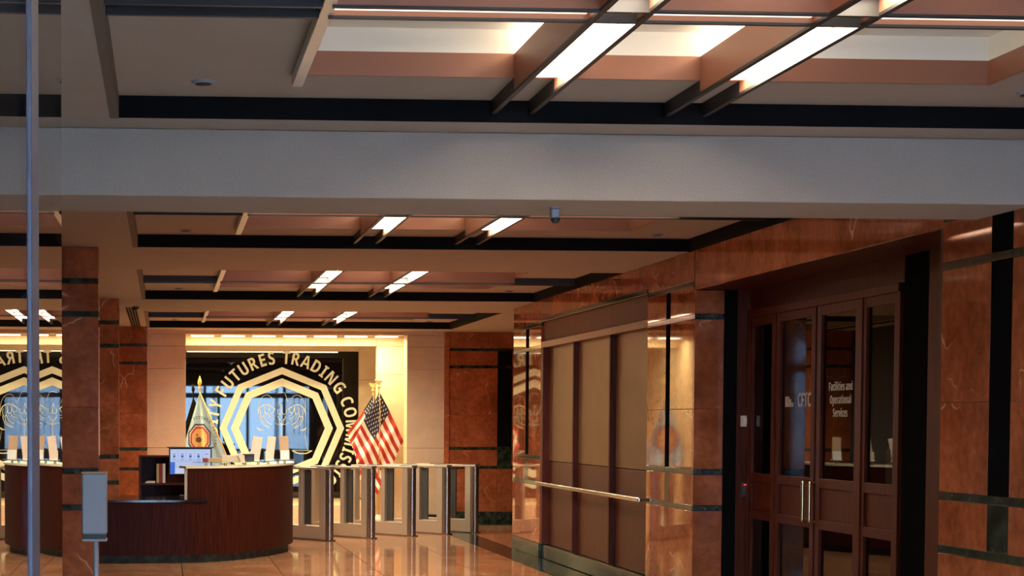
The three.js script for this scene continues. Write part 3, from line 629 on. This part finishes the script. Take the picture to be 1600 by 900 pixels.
{
  const cv = document.createElement('canvas'); cv.width = 760; cv.height = 400; const q = cv.getContext('2d');
  for (let i = 0; i < 13; i++) { q.fillStyle = i % 2 ? '#e9dcc6' : '#a82a20'; q.fillRect(0, i * 400 / 13, 760, 400 / 13 + 1); }
  q.fillStyle = '#1b2033'; q.fillRect(0, 0, 304, 400 * 7 / 13); q.fillStyle = '#ece8dc';
  for (let r = 0; r < 9; r++) for (let c = 0; c < (r % 2 ? 5 : 6); c++) { const x = 304 / 12 * (1 + 2 * c + (r % 2)), y = 400 * 7 / 13 / 10 * (r + 1); q.beginPath(); for (let k = 0; k < 10; k++) { const R = k % 2 ? 4.6 : 11, a = k * Math.PI / 5 - Math.PI / 2; q.lineTo(x + R * Math.cos(a), y + R * Math.sin(a)); } q.fill(); }
  const tx = new THREE.CanvasTexture(cv); tx.colorSpace = THREE.SRGBColorSpace;
  const mat = std({ map: tx, roughness: 0.75, side: THREE.DoubleSide });
  const eagle = (x, y, d) => { const s = new THREE.Shape(); s.moveTo(0, 0.01); s.bezierCurveTo(-0.02, 0.05, -0.06, 0.08, -0.085, 0.06); s.bezierCurveTo(-0.08, 0.03, -0.06, -0.01, -0.03, -0.02); s.lineTo(-0.012, -0.05); s.lineTo(0.012, -0.05); s.lineTo(0.03, -0.02); s.bezierCurveTo(0.06, -0.01, 0.08, 0.03, 0.085, 0.06); s.bezierCurveTo(0.06, 0.08, 0.02, 0.05, 0.018, 0.02); s.lineTo(0.012, 0.055); s.lineTo(-0.012, 0.06); s.closePath(); const g = new THREE.ExtrudeGeometry(s, { depth: 0.02, bevelEnabled: true, bevelSize: 0.004, bevelThickness: 0.004, bevelSegments: 1 }); g.scale(0.72, 0.72, 0.72); g.translate(x, y + 0.12, -d - 0.01); const b = new THREE.SphereGeometry(0.028, 14, 10); b.translate(x, y + 0.05, -d); return [g.toNonIndexed(), b.toNonIndexed(), cyl(x, y, y + 0.09, d, 0.012, 0.010, 10)]; };
  for (const [x, d, top, h, f, label, ph] of [
    [3.454, 30.72, 2.10, [-0.44, -0.86], [0.405, -0.80], 'striped flag in front, its star field and stripes spread open', 0.3],
    [3.392, 31.02, 2.05, [0.22, -0.86], [-0.40, -0.60], 'striped flag hanging mostly behind the other striped flag', 1.7]]) {
    const t = thing('national_flag', label, 'flag', [x, 0, d], 'striped flags beside the dark glass');
    const pole = flagPole(t, x, d, top, 0);
    part(pole, 'finial', eagle(x, top - 0.01, d), M.gold, 'gilt spread eagle finial');
    part(t, 'cloth', clothGeometry((u, v) => { const w = 0.035 * Math.sin(u * 9 + v * 5 + ph) + 0.02 * Math.sin(u * 21 + ph) ; return new THREE.Vector3(x + h[0] * v + f[0] * u + 0.012 * Math.sin(v * 9 + u * 4), top - 0.03 + h[1] * v + f[1] * u, -d + 0.03 + w * (0.2 + 0.8 * Math.min(1, u + v)) ); }, 48, 40), mat, 'striped cloth with white stars on blue');
    part(t, 'cord', tube([V(x + 0.005, top, d - 0.03), V(x + 0.012, top - 0.4, d - 0.08), V(x, top - 0.9, d - 0.1), V(x - 0.006, top - 1.3, d - 0.1)], 0.007, 20, 6), M.gold, 'gold cord');
  }
  const c2 = document.createElement('canvas'); c2.width = 512; c2.height = 640; const p = c2.getContext('2d');
  p.fillStyle = '#9dbccb'; p.fillRect(0, 0, 512, 640);
  const ox = 205, oy = 400; const oct = (R, col) => { p.fillStyle = col; p.beginPath(); for (let k = 0; k < 8; k++) { const a = k * Math.PI / 4 + Math.PI / 8; p.lineTo(ox + R * Math.cos(a), oy + R * 1.1 * Math.sin(a)); } p.fill(); };
  oct(122, '#2d3a55'); oct(108, '#b8b4a8'); oct(98, '#a8332c'); oct(82, '#c8a06a'); p.fillStyle = '#5a4a2c'; p.beginPath(); p.ellipse(ox - 10, oy + 10, 30, 24, 0, 0, 7); p.fill(); p.beginPath(); p.ellipse(ox - 25, oy - 30, 8, 12, 0.5, 0, 7); p.fill();
  p.fillStyle = '#34404a'; p.font = 'bold 34px serif'; p.textAlign = 'center'; [...'COMMODITY FUTURES TRADING'].forEach((ch, i, arr) => { const a = (i - arr.length / 2 + 0.5) * 0.165; p.save(); p.translate(ox + 150 * Math.sin(a), oy - 165 * Math.cos(a)); p.rotate(a); p.fillText(ch, 0, 0); p.restore(); });
  const t2 = new THREE.CanvasTexture(c2); t2.colorSpace = THREE.SRGBColorSpace;
  const x = 0.582, d = 30.85, top = 2.10, t = thing('agency_flag', 'pale blue flag with octagonal badge hanging behind the monitor', 'flag', [x, 0, d]);
  const pole = flagPole(t, x, d, top, 0);
  const sp = new THREE.LatheGeometry([[0, 0], [0.016, 0], [0.016, 0.04], [0.03, 0.06], [0.012, 0.08], [0.035, 0.12], [0.028, 0.17], [0.0, 0.25]].map((q2) => new THREE.Vector2(...q2)), 16); sp.translate(x, top - 0.03, -d); part(pole, 'finial', sp.toNonIndexed(), M.gold, 'gilt spear finial');
  const edge = (v) => [-0.26 * Math.min(1, v * 1.35), 0.50 * v];
  const surf = (u, v) => { const [l, r] = edge(v); return new THREE.Vector3(x + l + (r - l) * u, top - 0.05 - 1.15 * v - 0.06 * Math.abs(u - 0.4) * v, -d + 0.04 + 0.05 * v * Math.sin(u * 14 + 0.6) + 0.02 * Math.sin(u * 31) * v); };
  const cg = clothGeometry(surf, 56, 40); { const uvA = cg.attributes.uv, ps = cg.attributes.position; for (let i = 0; i < ps.count; i++) uvA.setXY(i, (ps.getX(i) - x + 0.33) / 0.82, (ps.getY(i) - (top - 1.25)) / 1.22); }
  const cloth = part(t, 'cloth', cg, std({ map: t2, roughness: 0.7, side: THREE.DoubleSide }), 'pale blue cloth with octagonal badge');
  part(cloth, 'fringe', tube(Array.from({ length: 12 }, (_, i) => surf(1, i / 11)), 0.012, 40, 6), M.gold, 'gold fringe');
}

// ------------------------------------------------------------------ hand sanitiser stand near the entrance
{
  const t = thing('dispenser_stand', 'grey hand sanitiser dispenser on a slim stand before the marble pier', 'dispenser', [-0.38, 0, 10.7]);
  part(t, 'housing', bx(-0.452, -0.312, 0.945, 1.285, 10.68, 10.79, 0.012), M.plastic); part(t, 'lid', bx(-0.455, -0.309, 1.283, 1.293, 10.675, 10.795, 0.004), M.paperTan);
  part(t, 'nozzle_gap', bx(-0.446, -0.318, 0.922, 0.947, 10.69, 10.78, 0.003), M.plasticDark, 'dark dispensing gap'); part(t, 'drip_tray', bx(-0.45, -0.312, 0.908, 0.923, 10.66, 10.79, 0.004), M.plastic);
  part(t, 'pole', cyl(-0.376, 0.02, 0.91, 10.74, 0.015), M.plastic); part(t, 'foot', cyl(-0.376, 0, 0.02, 10.74, 0.16, 0.15, 28), M.plastic);
}

// ------------------------------------------------------------------ small ceiling fittings
{
  const s = thing('ceiling_sensor', 'small grey sensor under the deep dropped beam', 'sensor', [1.996, 2.672, 9.76]);
  part(s, 'plate', cyl(1.996, 2.664, 2.672, 9.76, 0.03), M.plastic); part(s, 'body', bx(1.974, 2.02, 2.615, 2.665, 9.735, 9.79, 0.01), M.plastic);
  { const g = new THREE.SphereGeometry(0.024, 16, 10); g.translate(2.0, 2.612, -9.76); part(s, 'lens', g.toNonIndexed(), M.plasticDark); }
  COFFERS.forEach((c, i) => [0.18, 4.0].forEach((x, k) => {
    const where = ['the coffer in front of the dropped beam', 'the coffer behind the dropped beam', 'the coffer over the reception desk', 'the coffer by the beige wall'][i];
    const o = thing('sprinkler_cover', `small round cover in ${where}, ${k ? 'marble wall side' : 'left pier side'}`, 'sprinkler', [x, RING, c + 1.78], 'round covers in the coffers');
    part(o, 'ring', cyl(x, RING - 0.012, RING, c + 1.78, 0.05, 0.055), M.plastic); part(o, 'disc', cyl(x, RING - 0.016, RING - 0.011, c + 1.78, 0.036, 0.036), M.plasticDark);
  }));
  const v = thing('slot_diffuser', 'black slotted air diffuser in the ceiling by the left pier', 'air vent', [-0.4, HC, 26.5]);
  part(v, 'frame', bx(-0.475, -0.335, HC - 0.004, HC, 24.1, 28.85), M.revealTan); for (let i = 0; i < 4; i++) part(v, 'slot', bx(-0.468 + i * 0.036, -0.448 + i * 0.036, HC - 0.007, HC - 0.003, 24.15, 28.8), M.reveal, 'black slot');
  const dm = thing('dome_camera', 'tiny black dome camera on the ceiling near the slotted diffuser', 'camera', [-0.34, HC, 23.96]);
  part(dm, 'ring', cyl(-0.34, HC - 0.012, HC, 23.96, 0.05, 0.05), M.plasticDark); { const g = new THREE.SphereGeometry(0.04, 16, 8, 0, Math.PI * 2, Math.PI / 2, Math.PI / 2); g.translate(-0.34, HC - 0.012, -23.96); part(dm, 'dome', g.toNonIndexed(), M.smoked); }
}

// ------------------------------------------------------------------ bare street trees (mirrored in the dark glass)
{
  const labels = ['bare pale street tree standing far across the pavement', 'bare pale street tree close to the street front'];
  [[2.1, -11, 7], [4.3, -4.5, 6]].forEach(([x, d, h], i) => {
    const t = thing('street_tree', labels[i], 'tree', [x, -0.05, d], 'bare street trees'), limbs = [];
    const grow = (p, dir, len, r, lev) => { const e = p.clone().addScaledVector(dir, len), g = new THREE.CylinderGeometry(r * 0.65, r, len, 5, 1, true); g.applyQuaternion(new THREE.Quaternion().setFromUnitVectors(new THREE.Vector3(0, 1, 0), dir)); g.translate((p.x + e.x) / 2, (p.y + e.y) / 2, (p.z + e.z) / 2); limbs.push(g.toNonIndexed()); if (lev > 0) for (let k = 0; k < 3; k++) grow(e, dir.clone().add(new THREE.Vector3(rr(-0.8, 0.8), rr(-0.1, 0.5), rr(-0.8, 0.8))).normalize(), len * rr(0.6, 0.8), r * 0.6, lev - 1); };
    for (let k = 0; k < 5; k++) grow(new THREE.Vector3(x, 1.5 + k * 0.5, -d), new THREE.Vector3(rr(-1, 1), 0.5, rr(-1, 1)).normalize(), 0.7, 0.03, 3);
    part(t, 'trunk', cyl(x, -0.05, h * 0.7, d, 0.12, 0.05, 10), M.bark); part(t, 'branches', limbs, M.bark);
  });
}
renderer.render(scene, camera);
